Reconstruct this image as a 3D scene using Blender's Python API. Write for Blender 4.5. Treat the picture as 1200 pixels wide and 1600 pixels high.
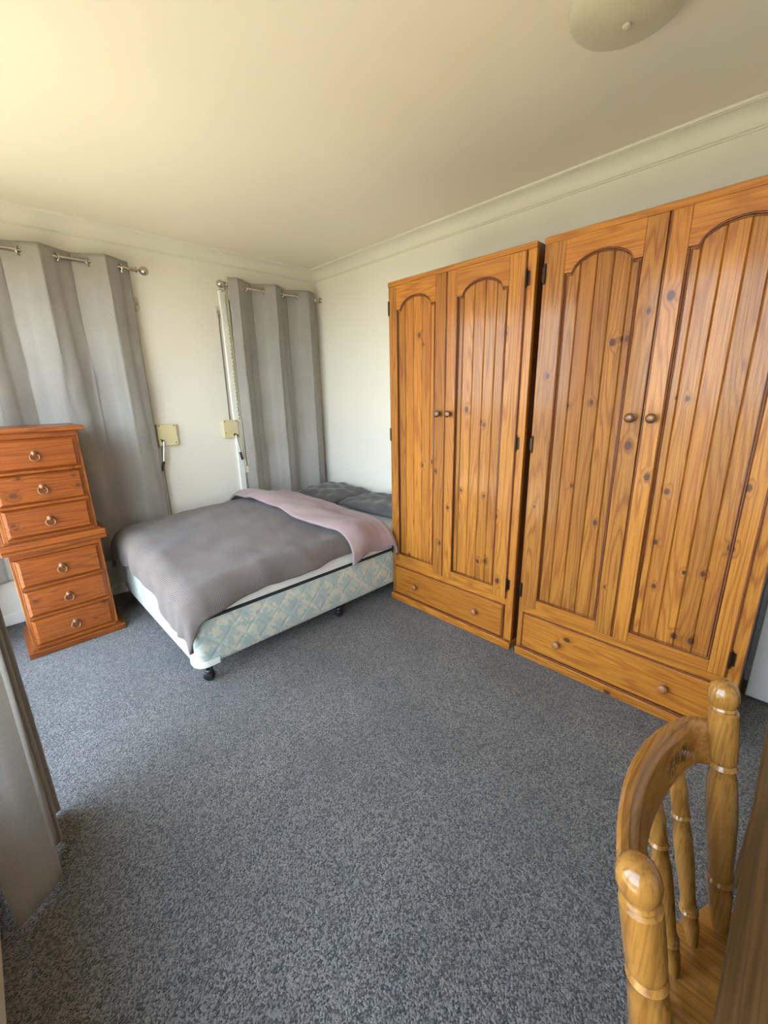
import bpy, bmesh, math, random
from mathutils import Vector, Matrix, noise
random.seed(7)
for o in list(bpy.data.objects): bpy.data.objects.remove(o)
scene = bpy.context.scene
COL = scene.collection
PI = math.pi

# ------------------------------------------------------------------ camera
CAM = Vector((-2.429, -3.3559, 1.3568))
YAW, PITCH, ROLL, FPX = 0.7674, 0.2744, -0.0218, 651.1
fw = Vector((math.sin(YAW)*math.cos(PITCH), math.cos(YAW)*math.cos(PITCH), -math.sin(PITCH)))
rt = Vector((math.cos(YAW), -math.sin(YAW), 0)); up = rt.cross(fw)
r2 = rt*math.cos(ROLL)+up*math.sin(ROLL); u2 = -rt*math.sin(ROLL)+up*math.cos(ROLL)
cd = bpy.data.cameras.new('camera'); cam = bpy.data.objects.new('camera', cd); COL.objects.link(cam)
M = Matrix((r2, u2, -fw)).transposed().to_4x4(); M.translation = CAM; cam.matrix_world = M
cd.sensor_fit = 'AUTO'; cd.sensor_width = 36; cd.lens = FPX/1600*36; cd.clip_start = 0.02
scene.camera = cam

# ------------------------------------------------------------------ light
SKY_STRENGTH = 7.6; SUN_STRENGTH = 12.5; EXPOSURE = 0.95
world = bpy.data.worlds.new('daylight'); scene.world = world; world.use_nodes = True
wn = world.node_tree; wn.nodes.clear()
wo = wn.nodes.new('ShaderNodeOutputWorld'); wb = wn.nodes.new('ShaderNodeBackground')
wg = wn.nodes.new('ShaderNodeTexCoord'); ws = wn.nodes.new('ShaderNodeSeparateXYZ'); wr = wn.nodes.new('ShaderNodeValToRGB')
wr.color_ramp.elements[0].position = 0.0; wr.color_ramp.elements[0].color = (0.86, 0.93, 1.0, 1)
wr.color_ramp.elements[1].position = 0.7; wr.color_ramp.elements[1].color = (0.52, 0.70, 1.0, 1)
wn.links.new(wg.outputs['Generated'], ws.inputs[0]); wn.links.new(ws.outputs['Z'], wr.inputs[0])
wn.links.new(wr.outputs[0], wb.inputs[0]); wb.inputs[1].default_value = SKY_STRENGTH
wn.links.new(wb.outputs[0], wo.inputs[0])
sd = bpy.data.lights.new('sun', 'SUN'); sd.energy = SUN_STRENGTH; sd.angle = 0.009; sd.color = (1.0, 0.93, 0.82)
sun = bpy.data.objects.new('sun', sd); COL.objects.link(sun)
sun.rotation_euler = Vector((0.10, -0.55, -0.82)).to_track_quat('-Z', 'Y').to_euler(); sun.location = (-8, 6, 9)
vs = scene.view_settings
vs.view_transform = 'Standard'; vs.look = 'None'; vs.gamma = 1; vs.use_curve_mapping = False; vs.exposure = EXPOSURE
try:
    scene.cycles.max_bounces = 8; scene.cycles.diffuse_bounces = 6; scene.cycles.transparent_max_bounces = 16
    scene.cycles.sample_clamp_indirect = 6.0
except Exception: pass

H = 2.4          # ceiling height
XL = -2.66       # inner face of the left wall
YR = -4.30       # inner face of the rear wall
DOOR = (-2.02, -0.28, 0.03, 2.20)   # sliding door opening in the left wall: y0 y1 z0 z1
SIDE_WIN = (-3.55, -2.20, 0.42, 2.20)  # window opening in the left wall, beside the camera
for nm, q in (('door_portal', DOOR), ('window_portal', SIDE_WIN)):
    pd = bpy.data.lights.new(nm, 'AREA'); pd.shape = 'RECTANGLE'; pd.size = q[1]-q[0]; pd.size_y = q[3]-q[2]
    pd.cycles.is_portal = True
    po = bpy.data.objects.new(nm, pd); COL.objects.link(po)
    po.location = (XL-0.07, (q[0]+q[1])/2, (q[2]+q[3])/2); po.rotation_euler = (PI/2, 0, -PI/2)

# ------------------------------------------------------------------ helpers
def link(o, parent=None):
    COL.objects.link(o)
    if parent is not None: o.parent = parent
    return o
def tag(o, label=None, cat=None, group=None, kind=None):
    if label: o['label'] = label
    if cat: o['category'] = cat
    if group: o['group'] = group
    if kind: o['kind'] = kind
    return o
def thing(name, loc, label, cat, group=None, rz=0):
    o = bpy.data.objects.new(name, None); o.empty_display_size = .1; COL.objects.link(o)
    o.location = loc; o.rotation_euler = (0, 0, rz)
    return tag(o, label, cat, group)
def obj(name, bm, mat, parent=None, smooth=False, label=None):
    bmesh.ops.recalc_face_normals(bm, faces=bm.faces)
    me = bpy.data.meshes.new(name); bm.to_mesh(me); bm.free()
    if mat: me.materials.append(mat)
    if smooth:
        for p in me.polygons: p.use_smooth = True
        if smooth != 'all':
            me.set_sharp_from_angle(angle=math.radians(smooth if isinstance(smooth, (int, float)) and smooth > 1 else 40))
    o = bpy.data.objects.new(name, me); link(o, parent)
    if label: o['label'] = label
    return o
def B(): return bmesh.new()
def box(bm, x0, x1, y0, y1, z0, z1, b=0, seg=1):
    m = Matrix.Translation(((x0+x1)/2, (y0+y1)/2, (z0+z1)/2)) @ Matrix.Diagonal((abs(x1-x0), abs(y1-y0), abs(z1-z0), 1))
    t = bmesh.new(); bmesh.ops.create_cube(t, size=1, matrix=m)
    if b > 0: bmesh.ops.bevel(t, geom=list(t.edges), offset=b, segments=seg, profile=.5, affect='EDGES')
    me = bpy.data.meshes.new('t'); t.to_mesh(me); t.free(); bm.from_mesh(me); bpy.data.meshes.remove(me)
    return bm
def frame_of(d):
    d = Vector(d).normalized(); a = Vector((0, 0, 1)) if abs(d.z) < .9 else Vector((1, 0, 0))
    u = d.cross(a).normalized(); return d, u, d.cross(u)
def lathe(bm, p0, d, prof, n=20):
    d, u, v = frame_of(d); p0 = Vector(p0); rings = []
    for r, t in prof:
        rings.append([bm.verts.new(p0+d*t+(u*math.cos(2*PI*i/n)+v*math.sin(2*PI*i/n))*max(r, 1e-4)) for i in range(n)])
    for a, b in zip(rings, rings[1:]):
        for i in range(n): bm.faces.new((a[i], a[(i+1) % n], b[(i+1) % n], b[i]))
    bm.faces.new(rings[0]); bm.faces.new(rings[-1][::-1])
    return bm
def rod(bm, a, b, r, n=12, r1=None):
    a, b = Vector(a), Vector(b)
    return lathe(bm, a, b-a, [(r, 0), (r1 if r1 is not None else r, (b-a).length)], n)
def tube(bm, pts, r, n=8):
    pts = [Vector(p) for p in pts]; rings = []; pu = None
    for i, p in enumerate(pts):
        d = (pts[min(i+1, len(pts)-1)]-pts[max(i-1, 0)]).normalized()
        if pu is None: _, u, v = frame_of(d)
        else: u = (pu-d*pu.dot(d)).normalized(); v = d.cross(u)
        pu = u
        rr = r(i/(len(pts)-1)) if callable(r) else r
        rings.append([bm.verts.new(p+(u*math.cos(2*PI*k/n)+v*math.sin(2*PI*k/n))*rr) for k in range(n)])
    for a, b in zip(rings, rings[1:]):
        for k in range(n): bm.faces.new((a[k], a[(k+1) % n], b[(k+1) % n], b[k]))
    bm.faces.new(rings[0]); bm.faces.new(rings[-1][::-1]); return bm
def torus(bm, c, axis, R, r, n=24, m=10):
    d, u, v = frame_of(axis); c = Vector(c); rings = []
    for i in range(n):
        e = u*math.cos(2*PI*i/n)+v*math.sin(2*PI*i/n)
        rings.append([bm.verts.new(c+e*(R+r*math.cos(2*PI*k/m))+d*r*math.sin(2*PI*k/m)) for k in range(m)])
    for i in range(n):
        a, b = rings[i], rings[(i+1) % n]
        for k in range(m): bm.faces.new((a[k], a[(k+1) % m], b[(k+1) % m], b[k]))
    return bm
def prism(bm, poly, axis, lo, hi):
    """poly: 2-D points in the two axes other than `axis` (cyclic order x,y,z without axis)"""
    def P(a, b, t): return {'x': (t, a, b), 'y': (a, t, b), 'z': (a, b, t)}[axis]
    A = [bm.verts.new(P(a, b, lo)) for a, b in poly]; C = [bm.verts.new(P(a, b, hi)) for a, b in poly]
    n = len(poly)
    for i in range(n): bm.faces.new((A[i], A[(i+1) % n], C[(i+1) % n], C[i]))
    bm.faces.new(A); bm.faces.new(C[::-1]); return bm
def sphere(bm, c, r, sx=1, sy=1, sz=1, n=16):
    bmesh.ops.create_uvsphere(bm, u_segments=n, v_segments=n//2+2, radius=r, matrix=Matrix.Translation(c) @ Matrix.Diagonal((sx, sy, sz, 1))); return bm
def sheet(name, nu, nv, fn, mat, parent=None, thick=0, uv=None, label=None, smooth=True, off=1):
    verts = [fn(i/nu, j/nv) for j in range(nv+1) for i in range(nu+1)]
    faces = [(j*(nu+1)+i, j*(nu+1)+i+1, (j+1)*(nu+1)+i+1, (j+1)*(nu+1)+i) for j in range(nv) for i in range(nu)]
    me = bpy.data.meshes.new(name); me.from_pydata(verts, [], faces)
    if uv:
        l = me.uv_layers.new(name='UVMap')
        for lp in me.loops:
            k = lp.vertex_index; l.data[lp.index].uv = uv((k % (nu+1))/nu, (k//(nu+1))/nv)
    me.materials.append(mat)
    for p in me.polygons: p.use_smooth = smooth
    o = bpy.data.objects.new(name, me); link(o, parent)
    if thick:
        s = o.modifiers.new('thickness', 'SOLIDIFY'); s.thickness = thick; s.offset = off
    if label: o['label'] = label
    return o
def sstep(a, b, x):
    t = min(1, max(0, (x-a)/(b-a))); return t*t*(3-2*t)
def lerp(a, b, t): return a+(b-a)*t
def nz(x, y, z=0): return noise.noise(Vector((x, y, z)))

# ------------------------------------------------------------------ materials
class NT:
    def __init__(s, name):
        s.m = bpy.data.materials.new(name); s.m.use_nodes = True; s.t = s.m.node_tree; s.t.nodes.clear()
        s.out = s.t.nodes.new('ShaderNodeOutputMaterial'); s.p = s.n('ShaderNodeBsdfPrincipled')
        s.t.links.new(s.p.outputs[0], s.out.inputs[0])
    def n(s, ty, **kw):
        x = s.t.nodes.new(ty)
        for k, v in kw.items(): setattr(x, k, v)
        return x
    def set(s, sock, v):
        if isinstance(v, bpy.types.NodeSocket): s.t.links.new(v, sock)
        else: sock.default_value = v
    def math(s, op, a, b=0.0, c=0.0):
        x = s.n('ShaderNodeMath', operation=op); s.set(x.inputs[0], a); s.set(x.inputs[1], b); s.set(x.inputs[2], c); return x.outputs[0]
    def vm(s, op, a, b=(0, 0, 0), out=0):
        x = s.n('ShaderNodeVectorMath', operation=op); s.set(x.inputs[0], a); s.set(x.inputs[1], b); return x.outputs[out]
    def mr(s, v, a, b, c=0., d=1., mode='SMOOTHSTEP'):
        x = s.n('ShaderNodeMapRange', interpolation_type=mode); s.set(x.inputs[0], v)
        for i, q in enumerate((a, b, c, d)): s.set(x.inputs[i+1], q)
        return x.outputs[0]
    def noise(s, vec, scale, detail=2., rough=.5, dist=0., out=0):
        x = s.n('ShaderNodeTexNoise'); s.set(x.inputs['Vector'], vec); x.inputs['Scale'].default_value = scale
        x.inputs['Detail'].default_value = detail; x.inputs['Roughness'].default_value = rough; x.inputs['Distortion'].default_value = dist
        return x.outputs[out]
    def mix(s, f, a, b, mode='MIX'):
        x = s.n('ShaderNodeMix', data_type='RGBA', blend_type=mode); s.set(x.inputs[0], f)
        for i, v in ((6, a), (7, b)):
            s.set(x.inputs[i], v if isinstance(v, bpy.types.NodeSocket) else (v[0], v[1], v[2], 1))
        return x.outputs[2]
    def bump(s, h, strength=.3, dist=.01):
        x = s.n('ShaderNodeBump'); s.set(x.inputs['Height'], h); x.inputs['Strength'].default_value = strength; x.inputs['Distance'].default_value = dist
        s.t.links.new(x.outputs[0], s.p.inputs['Normal'])
    def P(s, **kw):
        for k, v in kw.items():
            k = k.replace('_', ' ')
            if k == 'Base Color' and not isinstance(v, bpy.types.NodeSocket): v = (v[0], v[1], v[2], 1)
            s.set(s.p.inputs[k], v)
        return s
def S(r, g, b):
    f = lambda c: (c/255/12.92) if c/255 <= .04045 else ((c/255+.055)/1.055)**2.4
    return (f(r), f(g), f(b))

def plain(name, col, rough=.5, metal=0., var=.06, scale=8., bump=0., bscale=200., coat=0.):
    t = NT(name); tc = t.n('ShaderNodeTexCoord').outputs['Object']
    n = t.noise(tc, scale, 3)
    f = t.mr(n, .3, .7, 1-var, 1+var, 'LINEAR')
    c = t.vm('SCALE', tuple(col)); c.node.inputs['Scale'].default_value = 1; t.t.links.new(f, c.node.inputs['Scale'])
    t.P(Base_Color=c, Roughness=rough, Metallic=metal, Coat_Weight=coat)
    if bump: t.bump(t.noise(tc, bscale, 2), bump, .002)
    return t.m

def wood(name, grain, light, mid, dark, knots=(), plane='YZ', ring=20., rough=.50, coat=.34, vary=.26, along=.55, across=8.5, knotcol=(.075, .022, .007), stain=None):
    t = NT(name); tc = t.n('ShaderNodeTexCoord').outputs['Object']; oi = t.n('ShaderNodeObjectInfo').outputs['Random']
    off = t.n('ShaderNodeCombineXYZ'); r1 = t.math('MULTIPLY', oi, 37.); r2_ = t.math('MULTIPLY', oi, 61.)
    t.set(off.inputs[0], r1); t.set(off.inputs[1], r2_); t.set(off.inputs[2], t.math('MULTIPLY', oi, 17.))
    v = t.vm('ADD', tc, off.outputs[0])
    g = 'XYZ'.index(grain)
    sc = [across]*3; sc[g] = along
    n1 = t.noise(t.vm('MULTIPLY', v, tuple(sc)), 1., 2.5, .45)
    ph = t.math('MULTIPLY', n1, ring)
    kmask = None; warp = None
    for (a, b, r) in knots:
        ctr = {'YZ': (0, a, b), 'XZ': (a, 0, b)}[plane]
        s3 = [1/r, 1/r, 1/r]; s3[{'YZ': 0, 'XZ': 1}[plane]] = 0; s3[g] = .72/r
        d = t.vm('LENGTH', t.vm('MULTIPLY', t.vm('SUBTRACT', tc, ctr), tuple(s3)), out=1)
        w = t.mr(d, 3.0, .4, 0., 1.); k = t.mr(d, 1.1, .65, 0., 1.)
        warp = w if warp is None else t.math('ADD', warp, w)
        kmask = k if kmask is None else t.math('MAXIMUM', kmask, k)
    if warp is not None: ph = t.math('ADD', ph, t.math('MULTIPLY', warp, 1.1))
    sn = t.math('SINE', t.math('MULTIPLY', ph, 2*PI))
    rg = t.math('POWER', t.mr(sn, -1., 1., 0., 1., 'LINEAR'), 2.8)
    sf = [260.]*3; sf[g] = 5.
    fine = t.noise(t.vm('MULTIPLY', v, tuple(sf)), 1., 2.)
    broad = t.noise(t.vm('MULTIPLY', v, tuple([3. if i != g else .9 for i in range(3)])), 1., 1.)
    c = t.mix(t.math('MULTIPLY', rg, .85), light, mid)
    c = t.mix(t.mr(broad, .35, .7, 0., .45), c, mid)
    c = t.mix(t.mr(fine, .42, .72, 0., .5), c, dark)
    if warp is not None: c = t.mix(t.math('MULTIPLY', t.math('MINIMUM', warp, 1.), .35), c, dark)
    sc_ = t.vm('SCALE', c); t.t.links.new(t.mr(oi, 0., 1., 1-vary, 1+vary*.6, 'LINEAR'), sc_.node.inputs['Scale'])
    c = sc_
    if kmask is not None:
        c = t.mix(t.math('MULTIPLY', kmask, .95), c, knotcol)
    if stain:
        sm = None
        for (x, y, z, r) in stain:
            d = t.vm('LENGTH', t.vm('SUBTRACT', tc, (x, y, z)), out=1)
            k = t.mr(d, r, r*.4, 0., 1.); sm = k if sm is None else t.math('MAXIMUM', sm, k)
        sm = t.math('MULTIPLY', sm, t.mr(t.noise(tc, 170., 2.), .42, .50, 0., 1.))
        c = t.mix(sm, c, (.012, .01, .008))
    t.P(Base_Color=c, Roughness=rough, Specular_IOR_Level=.3, Coat_Weight=coat, Coat_Roughness=.14)
    t.bump(t.math('ADD', t.math('MULTIPLY', fine, .5), t.math('MULTIPLY', rg, .4)), .08, .002)
    return t.m

def mat_wall(name, col):
    t = NT(name); tc = t.n('ShaderNodeTexCoord').outputs['Object']
    c = t.mix(t.mr(t.noise(tc, 1.3, 3), .3, .7, 0., 1.), tuple(v*.97 for v in col), col)
    t.P(Base_Color=c, Roughness=.62); t.bump(t.noise(tc, 260., 2), .10, .002); return t.m
WALL = mat_wall('wall_paint', (.74, .705, .625))
CEIL = mat_wall('ceiling_paint', (.78, .715, .61))
CORN = mat_wall('cornice_paint', (.70, .665, .58))
TRIM = plain('gloss_trim_paint', (.80, .78, .72), .32, var=.03)
CREAM = plain('cream_trim_paint', (.78, .70, .48), .4, var=.03)

def mat_carpet():
    t = NT('carpet'); tc = t.n('ShaderNodeTexCoord').outputs['Object']
    v = t.n('ShaderNodeTexVoronoi'); t.set(v.inputs['Vector'], tc); v.inputs['Scale'].default_value = 235.
    cell = t.n('ShaderNodeSeparateColor'); t.t.links.new(v.outputs['Color'], cell.inputs[0])
    n2 = t.noise(tc, 330., 3, .6); n3 = t.noise(tc, 3.2, 3, .55); n4 = t.noise(t.vm('MULTIPLY', tc, (1.2, .7, 1)), 1.1, 2)
    sp = t.math('ADD', t.math('MULTIPLY', cell.outputs[0], .55), t.math('MULTIPLY', n2, .55))
    c = t.mix(t.mr(sp, .3, .85, 0., 1.), (.022, .020, .0178), (.248, .226, .200))
    f = t.math('MULTIPLY', t.mr(n3, .3, .7, .82, 1.15, 'LINEAR'), t.mr(n4, .3, .7, .86, 1.12, 'LINEAR'))
    s = t.vm('SCALE', c); t.t.links.new(f, s.node.inputs['Scale'])
    t.P(Base_Color=s, Roughness=.95, Sheen_Weight=.25, Sheen_Roughness=.5)
    h = t.math('ADD', t.math('MULTIPLY', v.outputs['Distance'], -1.3), t.math('MULTIPLY', n2, .8))
    t.bump(t.math('ADD', h, t.math('MULTIPLY', n3, .5)), .9, .007); return t.m
CARPET = mat_carpet()

def mat_cloth(name, col, weave=900., var=.08, sheen=.2, bump=.15, cloud=4., thru=0.):
    t = NT(name); tc = t.n('ShaderNodeTexCoord').outputs['Object']
    n = t.noise(t.vm('MULTIPLY', tc, (1, 1, .35)), weave*.5, 2); n2 = t.noise(tc, cloud, 4)
    f = t.math('MULTIPLY', t.mr(n, .3, .7, 1-var, 1+var, 'LINEAR'), t.mr(n2, .3, .7, .93, 1.06, 'LINEAR'))
    s = t.vm('SCALE', tuple(col)); t.t.links.new(f, s.node.inputs['Scale'])
    t.P(Base_Color=s, Roughness=.9, Sheen_Weight=sheen, Sheen_Roughness=.4)
    t.bump(t.math('ADD', t.math('MULTIPLY', n, .4), t.noise(tc, 35., 3)), bump, .004)
    if thru:
        tl = t.n('ShaderNodeBsdfTranslucent'); t.set(tl.inputs[0], s); mx = t.n('ShaderNodeMixShader'); mx.inputs[0].default_value = thru
        t.t.links.new(t.p.outputs[0], mx.inputs[1]); t.t.links.new(tl.outputs[0], mx.inputs[2]); t.t.links.new(mx.outputs[0], t.out.inputs[0])
    return t.m
CURT = mat_cloth('curtain_linen', (.375, .352, .322), thru=.22)
MAUVE = mat_cloth('mauve_cotton', (.30, .212, .208), bump=.3, cloud=9.)
GREYP = mat_cloth('charcoal_cotton', (.092, .085, .082), bump=.3, cloud=9.)
SHEET = mat_cloth('white_sheet', (.70, .67, .62), bump=.12)

def mat_waffle():
    t = NT('waffle_duvet'); uv = t.n('ShaderNodeUVMap').outputs[0]; tc = t.n('ShaderNodeTexCoord').outputs['Object']
    sp = t.n('ShaderNodeSeparateXYZ'); t.set(sp.inputs[0], uv); k = PI/.0085
    a = t.math('ABSOLUTE', t.math('SINE', t.math('MULTIPLY', sp.outputs[0], k)))
    b = t.math('ABSOLUTE', t.math('SINE', t.math('MULTIPLY', sp.outputs[1], k)))
    w = t.math('MULTIPLY', a, b)
    n2 = t.noise(tc, 7., 4); n3 = t.noise(tc, 400., 2)
    c = t.mix(t.mr(w, 0., .8, 0., 1.), (.090, .071, .063), (.175, .140, .125))
    f = t.math('MULTIPLY', t.mr(n2, .3, .7, .9, 1.1, 'LINEAR'), t.mr(n3, .3, .7, .9, 1.1, 'LINEAR'))
    s = t.vm('SCALE', c); t.t.links.new(f, s.node.inputs['Scale'])
    t.P(Base_Color=s, Roughness=.92, Sheen_Weight=.12, Sheen_Roughness=.45)
    t.bump(t.math('ADD', t.math('MULTIPLY', w, -.8), t.math('MULTIPLY', t.noise(tc, 30., 3), .5)), .5, .003); return t.m
WAFFLE = mat_waffle()

def mat_damask():
    t = NT('damask_ticking'); uv = t.n('ShaderNodeUVMap').outputs[0]
    wob = t.vm('SCALE', t.vm('SUBTRACT', t.noise(uv, 24., 2, out=1), (.5, .5, .5))); wob.node.inputs['Scale'].default_value = .032
    p = t.vm('ADD', uv, wob)
    masks = []
    for (sx, sy, ox, oy, pet, R) in ((.19, .17, 0., .02, 3.5, .064), (.19, .17, .095, .105, 4.5, .052), (.095, .085, .047, .045, 2.5, .024)):
        q = t.vm('ADD', p, (ox, oy, 0)); sp = t.n('ShaderNodeSeparateXYZ'); t.set(sp.inputs[0], q)
        lx = t.math('SUBTRACT', t.math('WRAP', sp.outputs[0], sx, 0.), sx/2); ly = t.math('SUBTRACT', t.math('WRAP', sp.outputs[1], sy, 0.), sy/2)
        r = t.math('SQRT', t.math('ADD', t.math('MULTIPLY', lx, lx), t.math('MULTIPLY', ly, ly)))
        th = t.math('ARCTAN2', ly, lx)
        rr = t.math('MULTIPLY', t.math('ADD', .34, t.math('MULTIPLY', t.math('ABSOLUTE', t.math('COSINE', t.math('MULTIPLY', t.math('ADD', th, .5), pet))), .66)), R)
        e = t.math('SUBTRACT', rr, r)
        inner = t.mr(t.math('ABSOLUTE', t.math('SUBTRACT', e, .014)), .0, .004, .35, 1.)
        masks.append(t.math('MULTIPLY', t.mr(e, -.002, .004, 0., 1.), inner))
    m = t.math('MAXIMUM', t.math('MAXIMUM', masks[0], masks[1]), masks[2])
    st = t.n('ShaderNodeTexWave', wave_type='BANDS', bands_direction='DIAGONAL'); t.set(st.inputs['Vector'], t.vm('MULTIPLY', uv, (1, .9, 1)))
    st.inputs['Scale'].default_value = 3.1; st.inputs['Distortion'].default_value = 5.; st.inputs['Detail Scale'].default_value = 2.2
    stem = t.mr(st.outputs[1], .90, .97, 0., .8)
    sp = t.n('ShaderNodeSeparateXYZ'); t.set(sp.inputs[0], uv)
    q1 = t.math('ABSOLUTE', t.math('SINE', t.math('MULTIPLY', t.math('ADD', sp.outputs[0], sp.outputs[1]), PI/.13)))
    q2 = t.math('ABSOLUTE', t.math('SINE', t.math('MULTIPLY', t.math('SUBTRACT', sp.outputs[0], sp.outputs[1]), PI/.13)))
    quilt = t.math('MINIMUM', q1, q2)
    c = t.mix(t.math('MAXIMUM', m, stem), (.53, .51, .41), (.35, .42, .385))
    c = t.mix(t.mr(quilt, .0, .06, .35, 0.), c, (.66, .68, .62))
    t.P(Base_Color=c, Roughness=.55, Sheen_Weight=.3)
    t.bump(t.math('ADD', t.mr(quilt, 0., .5, 0., 1.), t.math('MULTIPLY', m, .3)), .35, .006); return t.m
DAMASK = mat_damask()

NICKEL = plain('brushed_nickel', (.52, .47, .40), .24, 1., .03)
CHROME = plain('satin_steel', (.82, .81, .79), .42, 1., .02)
BRONZE = plain('antique_bronze', (.22, .115, .065), .42, .7, .08)
BRASSD = plain('dark_brass_hinge', (.05, .035, .02), .35, .8, .1)
BLACK = plain('black_plastic', (.012, .012, .013), .4, var=.1)
DARKF = plain('black_fabric_edge', (.02, .02, .021), .85, var=.1)
CREAMP = plain('cream_plastic', (.66, .58, .34), .35, var=.03)
WHITEP = plain('white_plastic', (.72, .71, .66), .4, var=.03)
GUIDEP = plain('ivory_plastic', (.60, .54, .42), .4, var=.03)
CABLEM = plain('grey_cable', (.36, .33, .29), .6, var=.05)
STRAPM = plain('grey_strap', (.14, .12, .10), .8, var=.1)
BEADM = plain('pearly_bead', (.78, .72, .50), .25, var=.04)
LAMPG = plain('opal_lamp_glass', (.50, .475, .36), .3, var=.04, coat=.3)
DOORW = plain('white_door_paint', (.80, .80, .78), .35, var=.02)
ALU = plain('powdercoat_frame', (.72, .68, .58), .4, var=.03)
def mat_glass():
    t = NT('window_glass'); t.t.nodes.remove(t.p)
    tr = t.n('ShaderNodeBsdfTransparent'); gl = t.n('ShaderNodeBsdfGlossy'); gl.inputs['Roughness'].default_value = .02
    tr.inputs[0].default_value = (.95, .97, .96, 1); mx = t.n('ShaderNodeMixShader'); fr = t.n('ShaderNodeLayerWeight'); fr.inputs[0].default_value = .5; fac = t.math('MULTIPLY_ADD', t.math('POWER', fr.outputs['Facing'], 5.), .7, .03)
    t.t.links.new(fac, mx.inputs[0]); t.t.links.new(tr.outputs[0], mx.inputs[1]); t.t.links.new(gl.outputs[0], mx.inputs[2])
    t.t.links.new(mx.outputs[0], t.out.inputs[0]); return t.m
GLASS = mat_glass()
GROUND = plain('sunlit_paving', (.66, .54, .34), .9, var=.15, scale=1.5)
ADDED_LAWN = plain('added_lawn_grass', (.21, .17, .085), .95, var=.3, scale=3.)  # darker ground, added to dim the bounce onto the upper walls
SHUT = plain('closed_shutter', (.55, .48, .33), .6, var=.05)

PINE_L, PINE_M, PINE_D = (.46, .182, .021), (.29, .088, .009), (.16, .038, .004)
CH_L, CH_M, CH_D = (.265, .068, .0065), (.165, .035, .003), (.095, .018, .002)
OAK_L, OAK_M, OAK_D = (.34, .165, .036), (.215, .090, .016), (.10, .036, .006)

# ------------------------------------------------------------------ room shell
def struct(name, bm, mat, label, cat, parent=None):
    o = obj(name, bm, mat, parent)
    if parent is None: tag(o, label, cat, kind='structure')
    return o
T = .12
struct('floor', box(B(), XL-T, T, YR-T, T, -.06, 0), CARPET, 'grey twist-pile wall-to-wall carpet floor', 'floor')
struct('ceiling', box(B(), XL-T, T, YR-T, T, H, H+.1), CEIL, 'off-white painted plaster ceiling', 'ceiling')
WIN = [(-2.34, -1.58), (-.815, -.055)]; WZ = (.80, 2.08)
b = B()
xs = [XL-T, WIN[0][0], WIN[0][1], WIN[1][0], WIN[1][1], T]
for i in (0, 2, 4): box(b, xs[i], xs[i+1], 0, T, 0, H)
for w in WIN: box(b, w[0], w[1], 0, T, 0, WZ[0]); box(b, w[0], w[1], 0, T, WZ[1], H)
struct('wall_back', b, WALL, 'cream painted wall with the two curtained windows', 'wall')
struct('wall_right', box(B(), 0, T, YR-T, 0, 0, H), WALL, 'cream painted wall behind the pine wardrobes', 'wall')
struct('wall_rear', box(B(), XL-T, 0, YR-T, YR, 0, H), WALL, 'cream painted wall behind the desk', 'wall')
b = B(); box(b, XL-T, XL, YR, SIDE_WIN[0], 0, H); box(b, XL-T, XL, SIDE_WIN[1], DOOR[0], 0, H); box(b, XL-T, XL, DOOR[1], 0, 0, H)
box(b, XL-T, XL, DOOR[0], DOOR[1], DOOR[3], H); box(b, XL-T, XL, SIDE_WIN[0], SIDE_WIN[1], SIDE_WIN[3], H); box(b, XL-T, XL, SIDE_WIN[0], SIDE_WIN[1], 0, SIDE_WIN[2])
struct('wall_left', b, WALL, 'cream painted wall around the glass sliding door', 'wall')
def cornice(name, pts, label):
    # cove profile (distance from wall, height) swept along a straight wall
    c = .084; prof = [(0, H-c), (.006, H-c), (.006, H-c+.006)]
    for i in range(9):
        a = PI/2*i/8; prof.append((.012+(c-.022)*(1-math.cos(a)), H-c+.010+(c-.022)*math.sin(a)))
    prof += [(c-.008, H-.010), (c, H-.010), (c, H), (0, H)]
    a, e, nrm = Vector(pts[0]), Vector(pts[1]), Vector(pts[2]); bm = B(); rings = []
    d = (e-a).normalized()
    for base, sgn in ((a, 1), (e, -1)):
        rings.append([bm.verts.new(base+nrm*p+d*sgn*p*(1 if pts[3 if sgn == 1 else 4] else 0)+Vector((0, 0, z))) for p, z in prof])
    n = len(prof)
    for i in range(n): bm.faces.new((rings[0][i], rings[0][(i+1) % n], rings[1][(i+1) % n], rings[1][i]))
    bm.faces.new(rings[0]); bm.faces.new(rings[1][::-1])
    o = obj(name, bm, CORN, None, smooth=35); return tag(o, label, 'cornice', kind='structure')
cornice('trim_1', ((XL, 0, 0), (0, 0, 0), (0, -1, 0), False, True), 'coved plaster cornice above the curtains')
cornice('trim_2', ((0, 0, 0), (0, YR, 0), (-1, 0, 0), True, False), 'coved plaster cornice above the wardrobes')
def base(name, x0, x1, y0, y1, label):
    return tag(obj(name, box(B(), x0, x1, y0, y1, 0, .075, .004), TRIM), label, 'baseboard', kind='structure')
base('baseboard_back', XL, 0, -.014, 0, 'white painted skirting board below the curtained windows')
base('baseboard_right', -.014, 0, YR, -.014, 'white painted skirting board behind bed and wardrobes')
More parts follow.
